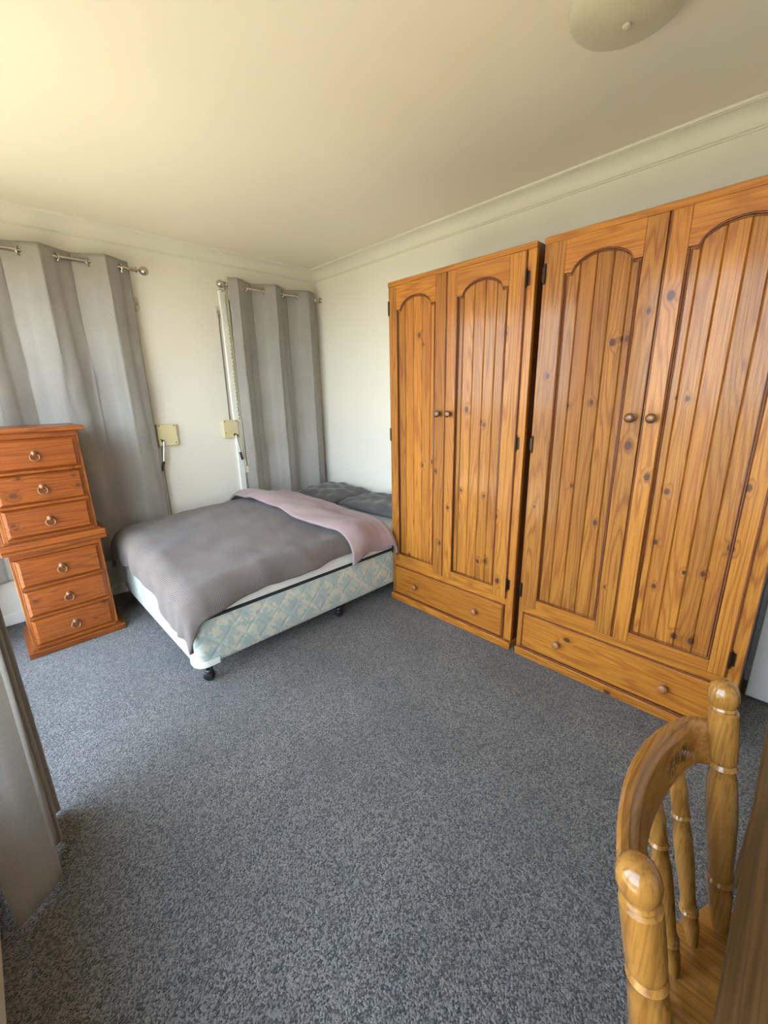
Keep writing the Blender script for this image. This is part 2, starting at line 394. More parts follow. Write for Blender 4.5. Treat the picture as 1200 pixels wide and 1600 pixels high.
# windows behind the curtains
for i, w in enumerate(WIN):
    b = B(); a = .062; x0, x1 = w; z0, z1 = WZ
    for q in ((x0-a, x0, z0-a, z1+a), (x1, min(x1+a, -.001), z0-a, z1+a), (x0, x1, z1, z1+a), (x0, x1, z0-a, z0)): box(b, q[0], q[1], -.022, -.0005, q[2], q[3], .004)
    # reveal lining
    wo_ = struct('window_%d' % (i+1), b, TRIM if i == 0 else CREAM, ('white framed window behind the wide grey curtain by the drawers', 'cream framed window behind the narrow grey curtain in the corner')[i], 'window')
    b = B(); m = (x0+x1)/2
    for q in ((x0, x0+.035, z0, z1), (x1-.035, x1, z0, z1), (m-.02, m+.02, z0, z1), (x0, x1, z0, z0+.035), (x0, x1, z1-.035, z1)): box(b, q[0], q[1], .03, .07, q[2], q[3], .002)
    obj('sash_frame', b, ALU, wo_)
    for q in ((x0+.03, m-.015), (m+.015, x1-.03)): obj('pane', box(B(), q[0], q[1], .048, .052, z0+.03, z1-.03), GLASS, wo_)
    b = B(); k = 0
    poly = []
    n = 26
    for j in range(n):
        za = z0+(z1-z0)*j/n; zb = z0+(z1-z0)*(j+1)/n; poly += [(.088, za+.004), (.082, za+.012), (.082, zb-.012), (.088, zb-.004)]
    poly += [(.1, z1), (.1, z0)]
    obj('closed_shutter', prism(b, poly, 'x', x0, x1), SHUT, wo_)
# vertical casing strip by the wide curtain + full height casing left of the corner curtain
tag(obj('trim_3', box(B(), -1.505, -1.468, -.012, 0, .076, 1.02, .003), TRIM), 'slim white wall casing running down below the left winder', 'trim', kind='structure')
tag(obj('trim_4', box(B(), -.888, -.835, -.026, -.0, .076, 2.14, .004), TRIM), 'tall white window casing left of the corner curtain', 'trim', kind='structure')

# sliding glass door in the left wall
y0, y1, z0, z1 = DOOR; xa, xb = XL-.10, XL-.02
b = B()
for q in ((y0, y0+.05, 0, z1), (y1-.05, y1, 0, z1), (y0, y1, z1-.05, z1)): box(b, xa, xb+.02, q[0], q[1], q[2], q[3], .003)
box(b, xa, XL+.012, y0, y1, 0, .035, .004)
sl = struct('door_1', b, ALU, 'cream framed glass sliding door behind the left curtain', 'door')
W3 = (y1-y0-.1)/2
for i in range(2):
    ya = y0+.05+W3*i; yb = ya+W3; xo = xa+.02+(.03 if i == 1 else 0); b = B()
    for q in ((ya, ya+.045, .035, z1-.05), (yb-.045, yb, .035, z1-.05), (ya, yb, .035, .10), (ya, yb, z1-.11, z1-.05)): box(b, xo, xo+.028, q[0], q[1], q[2], q[3], .002)
    lf = obj('sash_frame', b, ALU, sl)
    obj('pane', box(B(), xo+.012, xo+.016, ya+.04, yb-.04, .095, z1-.105), GLASS, lf)
y0, y1, z0, z1 = SIDE_WIN; b = B()
for q in ((y0-.05, y0, z0-.05, z1+.05), (y1, y1+.05, z0-.05, z1+.05), (y0, y1, z1, z1+.05), (y0, y1, z0-.05, z0)): box(b, XL, XL+.018, q[0], q[1], q[2], q[3], .003)
sw_ = struct('window_3', b, ALU, 'cream framed clear window in the left wall beside the desk', 'window')
b = B(); m = (y0+y1)/2
for q in ((y0, y0+.035, z0, z1), (y1-.035, y1, z0, z1), (m-.02, m+.02, z0, z1), (y0, y1, z0, z0+.035), (y0, y1, z1-.035, z1)): box(b, XL-.09, XL-.05, q[0], q[1], q[2], q[3], .002)
obj('sash_frame', b, ALU, sw_)
for q in ((y0+.03, m-.015), (m+.015, y1-.03)): obj('pane', box(B(), XL-.072, XL-.068, q[0], q[1], z0+.03, z1-.03), GLASS, sw_)
base('baseboard_left', XL, XL+.014, YR, DOOR[0], 'cream painted skirting board below the side window')
# outside: paving, plus unseen grass and overhang added to shape the daylight
struct('patio', box(B(), -5.1, XL-T, -9, 6, -.25, -.12), GROUND, 'sunlit tan paving outside the sliding door', 'paving')
struct('added_lawn', box(B(), -40, -5.1, -30, 25, -.25, -.13), ADDED_LAWN, 'unseen dry grass added beyond the paving to cut bounce light', 'added_lawn')  # added out of view so distant ground bounces less light indoors
struct('added_eave', box(B(), XL-T-.38, XL-T, YR-2, T+1.5, 2.34, 2.46), TRIM, 'unseen white overhang added outside to limit the skylight', 'added_eave')  # added out of view, depth set by how much sky gets in
# white door leaf beyond the wardrobes
dl = obj('door_2', box(B(), -.163, -.126, -4.12, -3.338, .012, 2.04, .003), DOORW); tag(dl, 'plain white door leaf standing open beside the right wardrobe', 'door', kind='structure')
b = B(); lathe(b, (-.163, -4.05, 1.0), (-1, 0, 0), [(.026, 0), (.026, .006), (.011, .008), (.011, .035), (.022, .045), (.027, .058), (.022, .07), (.004, .075)]); obj('door_knob', b, CHROME, dl, True)

# ------------------------------------------------------------------ wardrobes
def wardrobe(yL, yR, label, wid, knots):
    yc = (yL+yR)/2; h = 1.968; hw = (yL-yR)/2; D = .562
    t = thing('wardrobe', (0, yc, 0), label, 'wardrobe', 'pine wardrobes along the right wall')
    kz = [(y-yc, z, r) for y, z, r in knots]
    V = wood(wid+'_pine_vertical', 'Z', PINE_L, PINE_M, PINE_D, kz, 'YZ')
    HZ = wood(wid+'_pine_horizontal', 'Y', (.47, .180, .018), (.33, .098, .008), (.18, .042, .004), [k for k in kz if k[1] < .26], 'YZ', vary=.08)
    DK = wood(wid+'_stained_moulding', 'Z', (.20, .055, .014), (.13, .032, .008), (.07, .016, .004), vary=.05)
    SIDE_SHADED = wood(wid+'_pine_side_shaded', 'Z', (.16, .05, .012), (.11, .03, .007), (.06, .015, .004), vary=.05)  # same pine as the fronts, with the sides' shade put into the colour
    X = -D    # front plane of the doors
    # carcass: sides, top, back
    b = B()
    for s in (-1, 1):
        y = s*hw; box(b, X+.004, -.02, min(y, y-s*.02), max(y, y-s*.02), .04, h, .0015)
    obj('side_panels', b, SIDE_SHADED, t)
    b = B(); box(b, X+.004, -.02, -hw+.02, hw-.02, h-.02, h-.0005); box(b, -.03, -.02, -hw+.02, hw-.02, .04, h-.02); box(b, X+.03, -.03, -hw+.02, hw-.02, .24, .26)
    obj('carcass', b, SIDE_SHADED, t)
    # face frame
    sw = .043
    b = B(); box(b, X, X+.022, hw-sw*.55, hw+.001, .04, h, .0015); obj('face_stile', b, V, t)
    b = B(); box(b, X, X+.022, -hw-.001, -hw+sw, .04, h, .0015); obj('face_stile', b, V, t)
    obj('top_rail', box(B(), X-.004, X+.022, -hw-.002, hw+.002, 1.942, h, .002), HZ, t)
    obj('middle_rail', box(B(), X, X+.022, -hw+sw, hw-sw*.55, .252, .290, .002), HZ, t)
    obj('plinth', box(B(), X-.016, -.02, -hw-.003, hw+.003, 0, .043, .004), HZ, t)
    obj('base_moulding', box(B(), X-.006, X+.02, -hw+.002, hw-.002, .043, .051, .002), DK, t)
    # drawer (grows leftwards from the right stile)
    dy0, dy1 = -hw+sw+.003, hw-sw*.55-.003
    d = obj('drawer', box(B(), X-.012, X+.02, dy0+.008, dy1-.008, .060, .246, .004), HZ, t)
    b = B(); box(b, X-.004, X+.02, dy0, dy1, .053, .251, .003); obj('drawer_edge', b, DK, d)
    def knob(p, par, mat=BRONZE, s=1.):
        bm = B(); lathe(bm, p, (-1, 0, 0), [(.016*s, 0), (.016*s, .002), (.008*s, .004), (.0075*s, .012), (.014*s, .017), (.0185*s, .023), (.0185*s, .028), (.014*s, .033), (.007*s, .0355), (.001, .036)], 20)
        obj('knob', bm, mat, par, True)
    wk = KNOBW
    knob((X-.012, .226, .156), d, wk); knob((X-.012, -.226, .156), d, wk)
    # doors
    split = .0245 if wid == 'corner' else 0.0
    for s in (1, -1):
        if s == 1: ya, yb = split+.0015, hw-sw*.55+.012      # door nearer the corner
        else: ya, yb = -hw+sw-.004, split-.0015
        za, zb = .2915, 1.9405
        pw = .284
        if s == 1: pa = split+.070; pb = pa+pw
        else: pb = split-.066; pa = pb-pw
        pz0, sh, pk = .340, 1.817, 1.877
        # stiles = the door part itself
        b = B(); box(b, X-.008, X+.014, ya, pa, za, zb, .002); box(b, X-.008, X+.014, pb, yb, za, zb, .002)
        dr = obj('door', b, V, t)
        obj('bottom_rail', box(B(), X-.0075, X+.014, pa, pb, za, pz0, .0015), HZ, dr)
        # arch curve (cathedral with square shoulders)
        n = 22; ins = .030; arc = [(pa, sh), (pa+ins, sh)]
        for i in range(n+1):
            u = i/n; y = lerp(pa+ins, pb-ins, u); a = 1-(2*u-1)**2
            arc.append((y, sh+.004+(pk-sh-.004)*a**.62))
        arc += [(pb-ins, sh), (pb, sh)]
        obj('top_rail', prism(B(), arc+[(pb, zb), (pa, zb)], 'x', X-.0075, X+.014), HZ, dr)
        # moulding bead following the opening
        for off, r in ((.0035, .0032), (.0105, .0026)):
            pts = []
            loop = [(pb-off, pz0+off), (pa+off, pz0+off), (pa+off, sh-off)]+[(max(pa+off, min(pb-off, y)), z-off) for y, z in arc[1:-1]]+[(pb-off, sh-off), (pb-off, pz0+off)]
            b = B(); tube(b, [(X-.0055 if off < .005 else X-.002, y, z) for y, z in loop], r, 6); obj('moulding', b, DK, dr, 'all')
        # planks
        e = [0, .037, .099, .161, .223, pw]
        if s == -1: e = [0, .061, .123, .185, .247, pw][:]
        for i in range(5):
            p0, p1 = pa+e[i], pa+e[i+1]; g = .0022; v = .004
            def top(y): 
                if y <= pa+ins or y >= pb-ins: return sh+.006
                u = (y-pa-ins)/(pb-pa-2*ins); return sh+.01+(pk-sh-.004)*(1-(2*u-1)**2)**.62
            b = B(); prof = [(X+.009, p0+.0006), (X+.0045, p0+.0006), (X+.0005, p0+v), (X+.0005, p1-v), (X+.0045, p1-.0006), (X+.009, p1-.0006)]
            lo = [b.verts.new((x, y, pz0-.004)) for x, y in prof]; hi = [b.verts.new((x, y, max(top(p0), top(p1), top((p0+p1)/2)))) for x, y in prof]
            for k in range(6): b.faces.new((lo[k], lo[(k+1) % 6], hi[(k+1) % 6], hi[k]))
            b.faces.new(lo); b.faces.new(hi[::-1]); obj('plank', b, V, dr)
        obj('panel_backing', box(B(), X+.0092, X+.012, pa, pb, pz0, 1.90), DK, dr)
        knob((X-.008, (split+.036 if s == 1 else split-.037), 1.25), dr, BRONZE)
        # dark stained gap on meeting and hinge edges
        if s == -1: obj('meeting_bead', box(B(), X-.0105, X+.014, ya-.001, ya+.006, za, zb, .002), DK, dr); obj('meeting_bead', box(B(), X-.0095, X-.004, yb-.007, yb-.001, za, zb, .0015), DK, dr)
        for zz in (1.83, 1.118, .375):
            yh = yb+.002 if s == 1 else ya-.002
            b = B(); rod(b, (X-.010, yh, zz-.034), (X-.010, yh, zz+.034), .0055, 10); box(b, X-.0045, X-.001, min(yh, yh+s*.014), max(yh, yh+s*.014), zz-.028, zz+.028, .001)
            for q in (-.036, .036): sphere(b, (X-.010, yh, zz+q), .0045, n=8)
            obj('hinge', b, BRASSD, dr)
    return t
KNOBW = wood('turned_knob_wood', 'Z', (.36, .15, .05), (.28, .10, .03), (.15, .05, .015), vary=.05)
K1 = [(-1.729, 1.667, .011), (-1.757, 1.618, .007), (-1.756, .95, .009), (-1.833, .977, .013), (-1.862, .928, .009), (-1.954, .727, .009), (-1.898, .499, .010), (-2.263, 1.616, .014), (-2.056, 1.273, .013), (-2.148, 1.214, .006), (-2.164, 1.198, .008), (-2.035, .84, .008), (-2.182, .83, .008), (-2.264, .737, .012), (-2.16, .453, .010), (-2.209, .467, .012), (-2.293, .379, .013), (-1.65, .354, .010)]
K2 = [(-2.482, 1.42, .010), (-2.73, 1.535, .012), (-2.783, 1.544, .010), (-2.761, 1.544, .007), (-2.908, 1.672, .014), (-2.844, 1.631, .008), (-2.838, 1.141, .015), (-2.919, 1.024, .012), (-2.97, 1.323, .004), (-3.007, 1.32, .008), (-3.225, 1.024, .011), (-2.99, .975, .010), (-2.98, .766, .009), (-3.213, .799, .013), (-3.0, .58, .009), (-3.149, .679, .009), (-3.09, .667, .007), (-3.096, .39, .012), (-3.154, .392, .013), (-2.581, 1.294, .007), (-2.675, 1.307, .008), (-2.629, .948, .008), (-2.747, .799, .010), (-2.821, .52, .005), (-2.468, .825, .005), (-2.688, .195, .013), (-2.891, .014, .012)]
wardrobe(-1.497, -2.388, 'pine two-door wardrobe beside the bed, nearer the corner', 'corner', K1)
wardrobe(-2.425, -3.317, 'pine two-door wardrobe nearer the chair, beside the white door', 'chair', K2)

# ------------------------------------------------------------------ chests of drawers (two stacked)
def chest(z, label, wid, knots):
    xc = -2.225; w = .204; Y = -.55; h = .616
    t = thing('drawer_chest', (xc, -.33, z), label, 'drawers', 'stacked pine drawer chests')
    kz = [(x-xc, zz-z, r) for x, zz, r in knots]; F = Y+.33
    HX = wood(wid+'_chest_front', 'X', CH_L, CH_M, CH_D, kz, 'XZ', vary=.14, across=9.)
    VZ = wood(wid+'_chest_side', 'Z', (.36, .12, .018), CH_M, CH_D, vary=.1)
    b = B(); box(b, -w, w, F+.006, .15, .042, .594, .002); obj('body', b, VZ, t)
    obj('plinth', box(B(), -w-.026, w+.032, F-.03, .15, 0, .036, .005, 2), HX, t)
    b = B(); box(b, -w-.01, w+.012, F-.014, .15, .034, .044, .003); obj('plinth_moulding', b, HX, t)
    obj('top', box(B(), -w-.026, w+.032, F-.026, .155, .594, h, .005, 2), HX, t)
    obj('top_rail', box(B(), -w, w, F-.002, F+.012, .562, .594, .002), HX, t)
    for s in (-1, 1): obj('side_stile', box(B(), s*w-(0 if s < 0 else .014), s*w+(.014 if s < 0 else 0), F-.003, F+.012, .044, .562, .002), VZ, t)
    rows = [(.046, .214), (.218, .386), (.390, .560)]
    for (a, c) in rows:
        b = B(); box(b, -w+.013, w-.013, F-.008, F+.012, a, c, .003)
        d = obj('drawer', b, HX, t)
        # raised field with bevelled margins
        b = B(); x0, x1, za, zb = -w+.034, w-.034, a+.026, c-.012
        bx_ = [( -w+.020, F-.0085, a+.014), (w-.020, F-.0085, a+.014), (w-.020, F-.0085, c-.004), (-w+.020, F-.0085, c-.004)]
        fx = [(x0, F-.018, za), (x1, F-.018, za), (x1, F-.018, zb), (x0, F-.018, zb)]
        ix = [(x0+.002, F-.0155, za+.002), (x1-.002, F-.0155, za+.002), (x1-.002, F-.0155, zb-.002), (x0+.002, F-.0155, zb-.002)]
        A = [b.verts.new(q) for q in bx_]; Fv = [b.verts.new(q) for q in fx]
        for k in range(4): b.faces.new((A[k], A[(k+1) % 4], Fv[(k+1) % 4], Fv[k]))
        b.faces.new(Fv); b.faces.new(A[::-1]); obj('raised_field', b, HX, d)
        b = B(); box(b, -w+.013, w-.013, F-.022, F-.006, a-.002, a+.012, .004, 2); obj('lip', b, HX, d)
        # bronze ring pull
        zc = (a+c)/2+.004; b = B()
        lathe(b, (0, F-.0175, zc+.010), (0, -1, 0), [(.013, 0), (.013, .002), (.008, .004), (.008, .008), (.0115, .012), (.012, .017), (.008, .021), (.001, .0225)], 16)
        pl = obj('pull_boss', b, BRONZE, d, True)
        b = B(); torus(b, (0, F-.031, zc-.010), (0, -1, .28), .0200, .0036, 24, 8); obj('pull_ring', b, BRONZE, pl, 'all')
    return t
chest(0, 'lower of two stacked orange pine three-drawer chests, standing on carpet', 'lower', [(-2.369, .322, .010), (-2.128, .12, .006), (-2.07, .20, .009)])
chest(.6165, 'upper of two stacked orange pine three-drawer chests', 'upper', [(-2.31, .984, .008), (-2.345, .90, .014), (-2.074, 1.008, .007), (-2.081, .971, .006), (-2.071, .915, .010), (-2.376, .75, .009), (-2.368, .728, .007), (-2.395, .72, .004)])

# ------------------------------------------------------------------ bed
BX0, BX1, BY0, BY1 = -1.885, -.016, -1.488, -.158
bed = thing('bed_base', ((BX0+BX1)/2, (BY0+BY1)/2, 0), 'pale aqua floral ensemble bed base on black castors', 'bed base')
bx, by = bed.location.x, bed.location.y
def rrect(x0, x1, y0, y1, r, n=7):
    out = []
    for cx, cy, a0 in ((x1-r, y0+r, -PI/2), (x1-r, y1-r, 0), (x0+r, y1-r, PI/2), (x0+r, y0+r, PI)):
        for i in range(n+1): a = a0+PI/2*i/n; out.append((cx+r*math.cos(a), cy+r*math.sin(a)))
    return out
def rbox(name, x0, x1, y0, y1, r, zr, mat, parent, uv=False, bulge=0., smooth=True, cap=True):
    pts = rrect(x0, x1, y0, y1, r); n = len(pts); cx, cy = (x0+x1)/2, (y0+y1)/2
    # subdivide the long sides for bulge
    P2 = []
    for i in range(n):
        a, b_ = pts[i], pts[(i+1) % n]; d = math.dist(a, b_); m = max(1, int(d/.12))
        for k in range(m): P2.append((lerp(a[0], b_[0], k/m), lerp(a[1], b_[1], k/m)))
    n = len(P2); bm = B(); rings = []; zs = zr
    per = [0]
    for i in range(n): per.append(per[-1]+math.dist(P2[i], P2[(i+1) % n]))
    for (z, ins) in zs:
        ring = []
        for (x, y) in P2:
            sx = max(-1, min(1, (x-cx)/((x1-x0)/2))); sy = max(-1, min(1, (y-cy)/((y1-y0)/2)))
            dx, dy = x-cx, y-cy
            ring.append(bm.verts.new((cx+dx*(1-ins/((x1-x0)/2)), cy+dy*(1-ins/((y1-y0)/2)), z)))
        rings.append(ring)
    ul = bm.loops.layers.uv.new('UVMap')
    for j in range(len(rings)-1):
        for i in range(n):
            f = bm.faces.new((rings[j][i], rings[j][(i+1) % n], rings[j+1][(i+1) % n], rings[j+1][i]))
            for lp, (u, v) in zip(f.loops, ((per[i], zs[j][0]), (per[i+1], zs[j][0]), (per[i+1], zs[j+1][0]), (per[i], zs[j+1][0]))): lp[ul].uv = (u, v)
    if cap: bm.faces.new(rings[0][::-1]); bm.faces.new(rings[-1])
    return obj(name, bm, mat, parent, smooth)
rbox('upholstered_box', BX0-bx, BX1-bx, BY0-by, BY1-by, .055, [(.102, .012), (.108, .004), (.125, 0), (.22, -.004), (.32, 0), (.338, .004)], DAMASK, bed)
rbox('top_edging', BX0-bx+.006, BX1-bx-.006, BY0-by+.006, BY1-by-.006, .05, [(.336, .004), (.340, -.001), (.350, -.001), (.353, .006)], DARKF, bed)
# corner guards
for sx, sy in ((-1, -1), (-1, 1)):
    pts = []
    r = .06; cxx = (BX0-bx+r-.004); cyy = (BY0-by+r-.004) if sy < 0 else (BY1-by-r+.004)
    pr = []
    for i in range(11):
        a = PI+PI/2*i/10 if sy < 0 else PI-PI/2*i/10
        pr.append((cxx+(r+.001)*math.cos(a), cyy+(r+.001)*math.sin(a)))
    pr = [(pr[0][0], pr[0][1]+(.03 if sy < 0 else -.03))]+pr+[(pr[-1][0]+.05, pr[-1][1])]
    inn = [(lerp(p[0], cxx+.02, .12), lerp(p[1], cyy-sy*.02, .12)) for p in pr]
    b = B(); prism(b, pr+inn[::-1], 'z', .098, .128); obj('corner_guard', b, WHITEP, bed, 30)
def castor(x, y, rz, par):
    c = math.cos(rz); s = math.sin(rz)
    b = B(); rod(b, (x, y, .055), (x, y, .102), .008, 10); box(b, x-.022, x+.022, y-.022, y+.022, .096, .104, .002)
    lathe(b, (x+c*.012-s*.0, y+s*.012, .046), (0, 0, 1), [(.016, 0), (.02, .006), (.016, .014), (.006, .016)], 14)
    k = obj('castor', b, BLACK, par, True)
    for q in (-1, 1):
        b = B(); ax = Vector((-s, c, 0)); p = Vector((x+c*.014, y+s*.014, .0255))+ax*q*.003
        lathe(b, p, ax*q, [(.020, 0), (.0255, .003), (.0255, .012), (.021, .018), (.008, .021), (.001, .0215)], 20); obj('wheel', b, BLACK, k, True)
for x, y, a in ((-1.815, -1.455, 2.4), (-1.815, -.2, .6), (-.975, -1.43, 2.6), (-.975, -.2, .4), (-.1, -1.43, 1.), (-.1, -.2, .8)): castor(x-bx, y-by, a, bed)

mt = rbox('mattress', BX0+.005, BX1, BY0, BY1, .11, [(.3535, .02), (.358, .006), (.375, 0), (.42, 0), (.45, .010), (.472, .032), (.486, .075), (.490, .14)], SHEET, None)
tag(mt, 'low white-sheeted mattress on the floral bed base', 'mattress')

# duvet
def edge(s, L, r):
    if s <= L-r: return s, 0.
    a = (s-(L-r))/r
    if a < PI/2: return L-r+r*math.sin(a), r*(1-math.cos(a))
    return L, r+(s-(L-r)-r*PI/2)
YF = -.178     # far edge of the duvet (towards the windows)
def fold_x(y): return lerp(-.80, -.632, (YF-y)/1.37)
def free_x(y): return lerp(-1.12, -.965, (YF-y)/1.37)
def ztop(x, y):
    u = (YF-y)/1.37
    z = .592 + .022*math.sin(PI*min(1, max(0, u)))*1.0 + .016*nz(x*2.4, y*2.4, 1.3) + .010*nz(x*5.5, y*5.5, 4.) + .005*nz(x*13, y*9, 2.)
    z -= .055*sstep(.25, 1., u)
    z -= .035*sstep(-1.25, -1.85, x)
    z -= .075*sstep(.10, 0., u)
    return z
LY = (YF-BY0)+.042; RY = .11
RC = .11
def drape(e):
    """arc length past the rounding -> (outward, drop)"""
    if e <= 0: return e, 0.
    a = e/RC
    if a < PI/2: return RC*math.sin(a), RC*(1-math.cos(a))
    return RC, RC+(e-RC*PI/2)
def duvet_pos(px, qy):
    """px: distance from the fold line to the foot, qy: distance from the far edge towards the near side"""
    hy0 = min(qy, LY); x00 = fold_x(YF-hy0); Lx = x00-(BX0-.038)
    ex, ey = px-(Lx-RC), qy-(LY-RC)
    if ex > 0 and ey > 0:
        rho = math.hypot(ex, ey); phi = math.atan2(ey, ex); o, d = drape(rho)
        fl = max(0, rho-RC*PI/2); o += fl*(.10+.10*math.cos(phi*8)*math.sin(2*phi))
        hx, hy = Lx-RC+o*math.cos(phi), LY-RC+o*math.sin(phi)
    else:
        ox, d1 = drape(ex); oy, d2 = drape(ey); d = max(d1, d2); hx, hy = Lx-RC+ox, LY-RC+oy
        fade = 1.
        if d2 > .03: hy += (.008*math.sin(px*11+1.3)+.006*math.sin(px*23))*min(1, d2/.15)*sstep(0, .12, -ex)
        if d1 > .03: hx += (.009*math.sin(qy*12+.6)+.006*math.sin(qy*27))*min(1, d1/.15)*sstep(0, .12, -ey)
    x, y = x00-hx, YF-hy
    z = ztop(max(x, -1.86), max(y, -1.47))
    return Vector((x, y+.010*nz(x*5, y*5, 2.)*min(1, d/.1), z-d))
def duvet_grid(u, v):
    # u: along the bed from the fold to the foot, v: far -> near
    LxM = 1.13+.20
    yq = v
    endq = LY-RY+RY*PI/2+lerp(-.022, .030, u)+.010*math.sin(u*17)+.045*sstep(.84, 1., u)
    q = v*endq
    hy, _ = edge(q, LY, RY); x00 = fold_x(YF-hy); Lx = x00-(BX0-.038)
    endp = Lx-RC+RC*PI/2+.085+.02*math.sin(v*9+1)+.015*v
    return u*endp, q
dv = sheet('duvet', 150, 130, lambda u, v: duvet_pos(*duvet_grid(u, v)), WAFFLE, None, thick=.022, uv=lambda u, v: duvet_grid(u, v), off=-1)
tag(dv, 'rumpled grey-brown waffle duvet folded back to its mauve underside', 'duvet')
def fold_pos(u, v):
    # u: 0 at free edge .. 1 at the fold, then rolling down to the mattress ; v far -> near
    endq = LY-RY+RY*PI/2+lerp(.085, .03, u)
    q = v*endq; hy, dy = edge(q, LY+.012, RY+.02); y = YF+.01-hy
    xf, xl = free_x(y), fold_x(y)
    xf += .022*math.sin(v*7+.5)+.012*math.sin(v*17)
    uu = u/.86
    if uu <= 1: x = lerp(xf, xl, uu); z = ztop(x, max(y, -1.49)); lift = .010+.046*math.sin(PI*min(1, uu*1.15+.10)**.8)*1.0
    else:
        a = (uu-1)/(1/.86-1); x = xl+.045*math.sin(a*PI/2); z = ztop(xl, max(y, -1.49)); lift = .018-.085*(1-math.cos(a*PI/2))
    lift = max(lift, .010) if uu <= 1 else lift
    lift += .007*nz(x*9+3, y*9, 7.)+.004*math.sin(x*40+y*22)
    if dy > .02: y -= (.010+.010*math.sin(x*19))*min(1, dy/.12)
    return Vector((x, y, z-dy+lift))
fb = sheet('folded_back_underside', 44, 120, fold_pos, MAUVE, dv, thick=.016, label='mauve cotton underside folded back', off=-1)
# pillows
def pillow(name, x0, x1, y0, y1, z0, th, seed, label):
    def f(u, v, s):
        a, c = 2*u-1, 2*v-1
        m = max(0, (1-abs(a)**3.2))*max(0, (1-abs(c)**3.2))
        x = lerp(x0, x1, u)-.018*a*(abs(c)**3)*0+.015*nz(v*4, seed, 0); y = lerp(y0, y1, v)+.015*nz(u*4, seed+5, 0)
        w = .007*nz(x*7+seed, y*7, 0)+.0055*math.sin(x*38+y*18+3*nz(x*4, y*4, seed))+.0045*math.sin(y*47-x*20)
        z = z0+th*.22+(th*.78*m**.55+w*min(1, m*3))*(1 if s > 0 else -.0)-(0 if s > 0 else th*.2*m**.4)
        return Vector((x, y, z))
    n = 48; bm = B(); rows = {}
    for s in (1, -1):
        g = [[bm.verts.new(f(i/n, j/n, s)) for i in range(n+1)] for j in range(n+1)]
        for j in range(n):
            for i in range(n): bm.faces.new((g[j][i], g[j][i+1], g[j+1][i+1], g[j+1][i]))
    bmesh.ops.remove_doubles(bm, verts=bm.verts, dist=.0008)
    o = obj(name, bm, GREYP, None, 'all'); return tag(o, label, 'pillow', 'flat grey pillows at the bed head')
pillow('pillow', -.50, -.035, -.76, -.185, .512, .085, 1., 'flat dark grey pillow at the bed head beside the corner curtain')
pillow('pillow', -.46, -.030, -1.40, -.775, .512, .080, 5., 'flat dark grey pillow at the bed head beside the wardrobe')

# ------------------------------------------------------------------ curtains
def curtain(name, label, s0, s1, zt, zb, period, centre, A, place, group, mat=CURT, flare=None, seed=0., nu=150, nv=70, rings=(), rodz=2.164, rough=1.):
    """place(s, n, z) -> world; s along the rod, n towards the room"""
    t = thing(name, place((s0+s1)/2, 0, zb), label, 'curtain', group); org = t.location.copy()
    def f(u, v):
        s = lerp(s0, s1, u); z = lerp(zt, zb, v); ph = 2*PI*(s-centre)/period
        k = sstep(.02, .5, v)
        a = A*(1+.3*k*nz(s*4, seed, 0))*(1-.3*k)
        n = a*math.cos(ph+.5*k*nz(s*2.5, z*.7, seed)) 
        n = math.copysign(abs(n/A)**.75, n)*A if A else n
        sx = s+.022*math.sin(2*ph)*-1*(1-.3*k)
        n += k*(.016*nz(s*7, z*.6, seed+2)+.010*nz(s*15, z*.9, seed+4))+rough*(.004*nz(s*22, z*6, seed+6)+.003*nz(s*9, z*16, seed+8))
        if flare: sx, n = flare(sx, n, v)
        return place(sx, n, z)-org
    sheet('cloth', nu, nv, f, mat, t, thick=.0025, off=0)
    for s, tilt in rings:
        b = B(); torus(b, place(s, 0, rodz-.002)-org, place(1, tilt, 0)-place(0, 0, 0), .0205, .0048, 24, 8); obj('eyelet', b, NICKEL, t, 'all')
    return t
def back(s, n, z): return Vector((s, -.098-n, z))
curtain('curtain', 'wide grey linen eyelet curtain behind the stacked drawers', -2.56, -1.515, 2.212, .30, .324, -1.636, .048, back, 'grey eyelet curtains', seed=3., nu=190, nv=80,
        rings=[(-1.636+.162*k+.081, (1 if k % 2 else -1)*.9) for k in range(-6, 1)])
curtain('curtain', 'narrow grey eyelet curtain in the corner beyond the bed', -.862, -.064, 2.214, .30, .3165, -.793, .048, back, 'grey eyelet curtains', seed=9., nu=170, nv=80,
        rings=[(-.793+.15825*k+.079, (1 if k % 2 else -1)*.9) for k in range(-1, 5)])
def left(s, n, z): return Vector((-2.555+n, s, z))
curtain('curtain', 'long grey curtain at the left edge over the sliding door', -2.105, -1.76, 2.33, .012, .132, -2.04, .070, left, 'grey eyelet curtains', seed=17., rough=.25, nu=200, nv=80,
        rings=[(-2.04+.066*k+.033, (1 if k % 2 else -1)*.9) for k in range(-1, 4)], rodz=2.28, flare=lambda s_, n_, v_: (s_, n_+.15*min(s_+2.04, .15)*sstep(.05, .6, v_)))

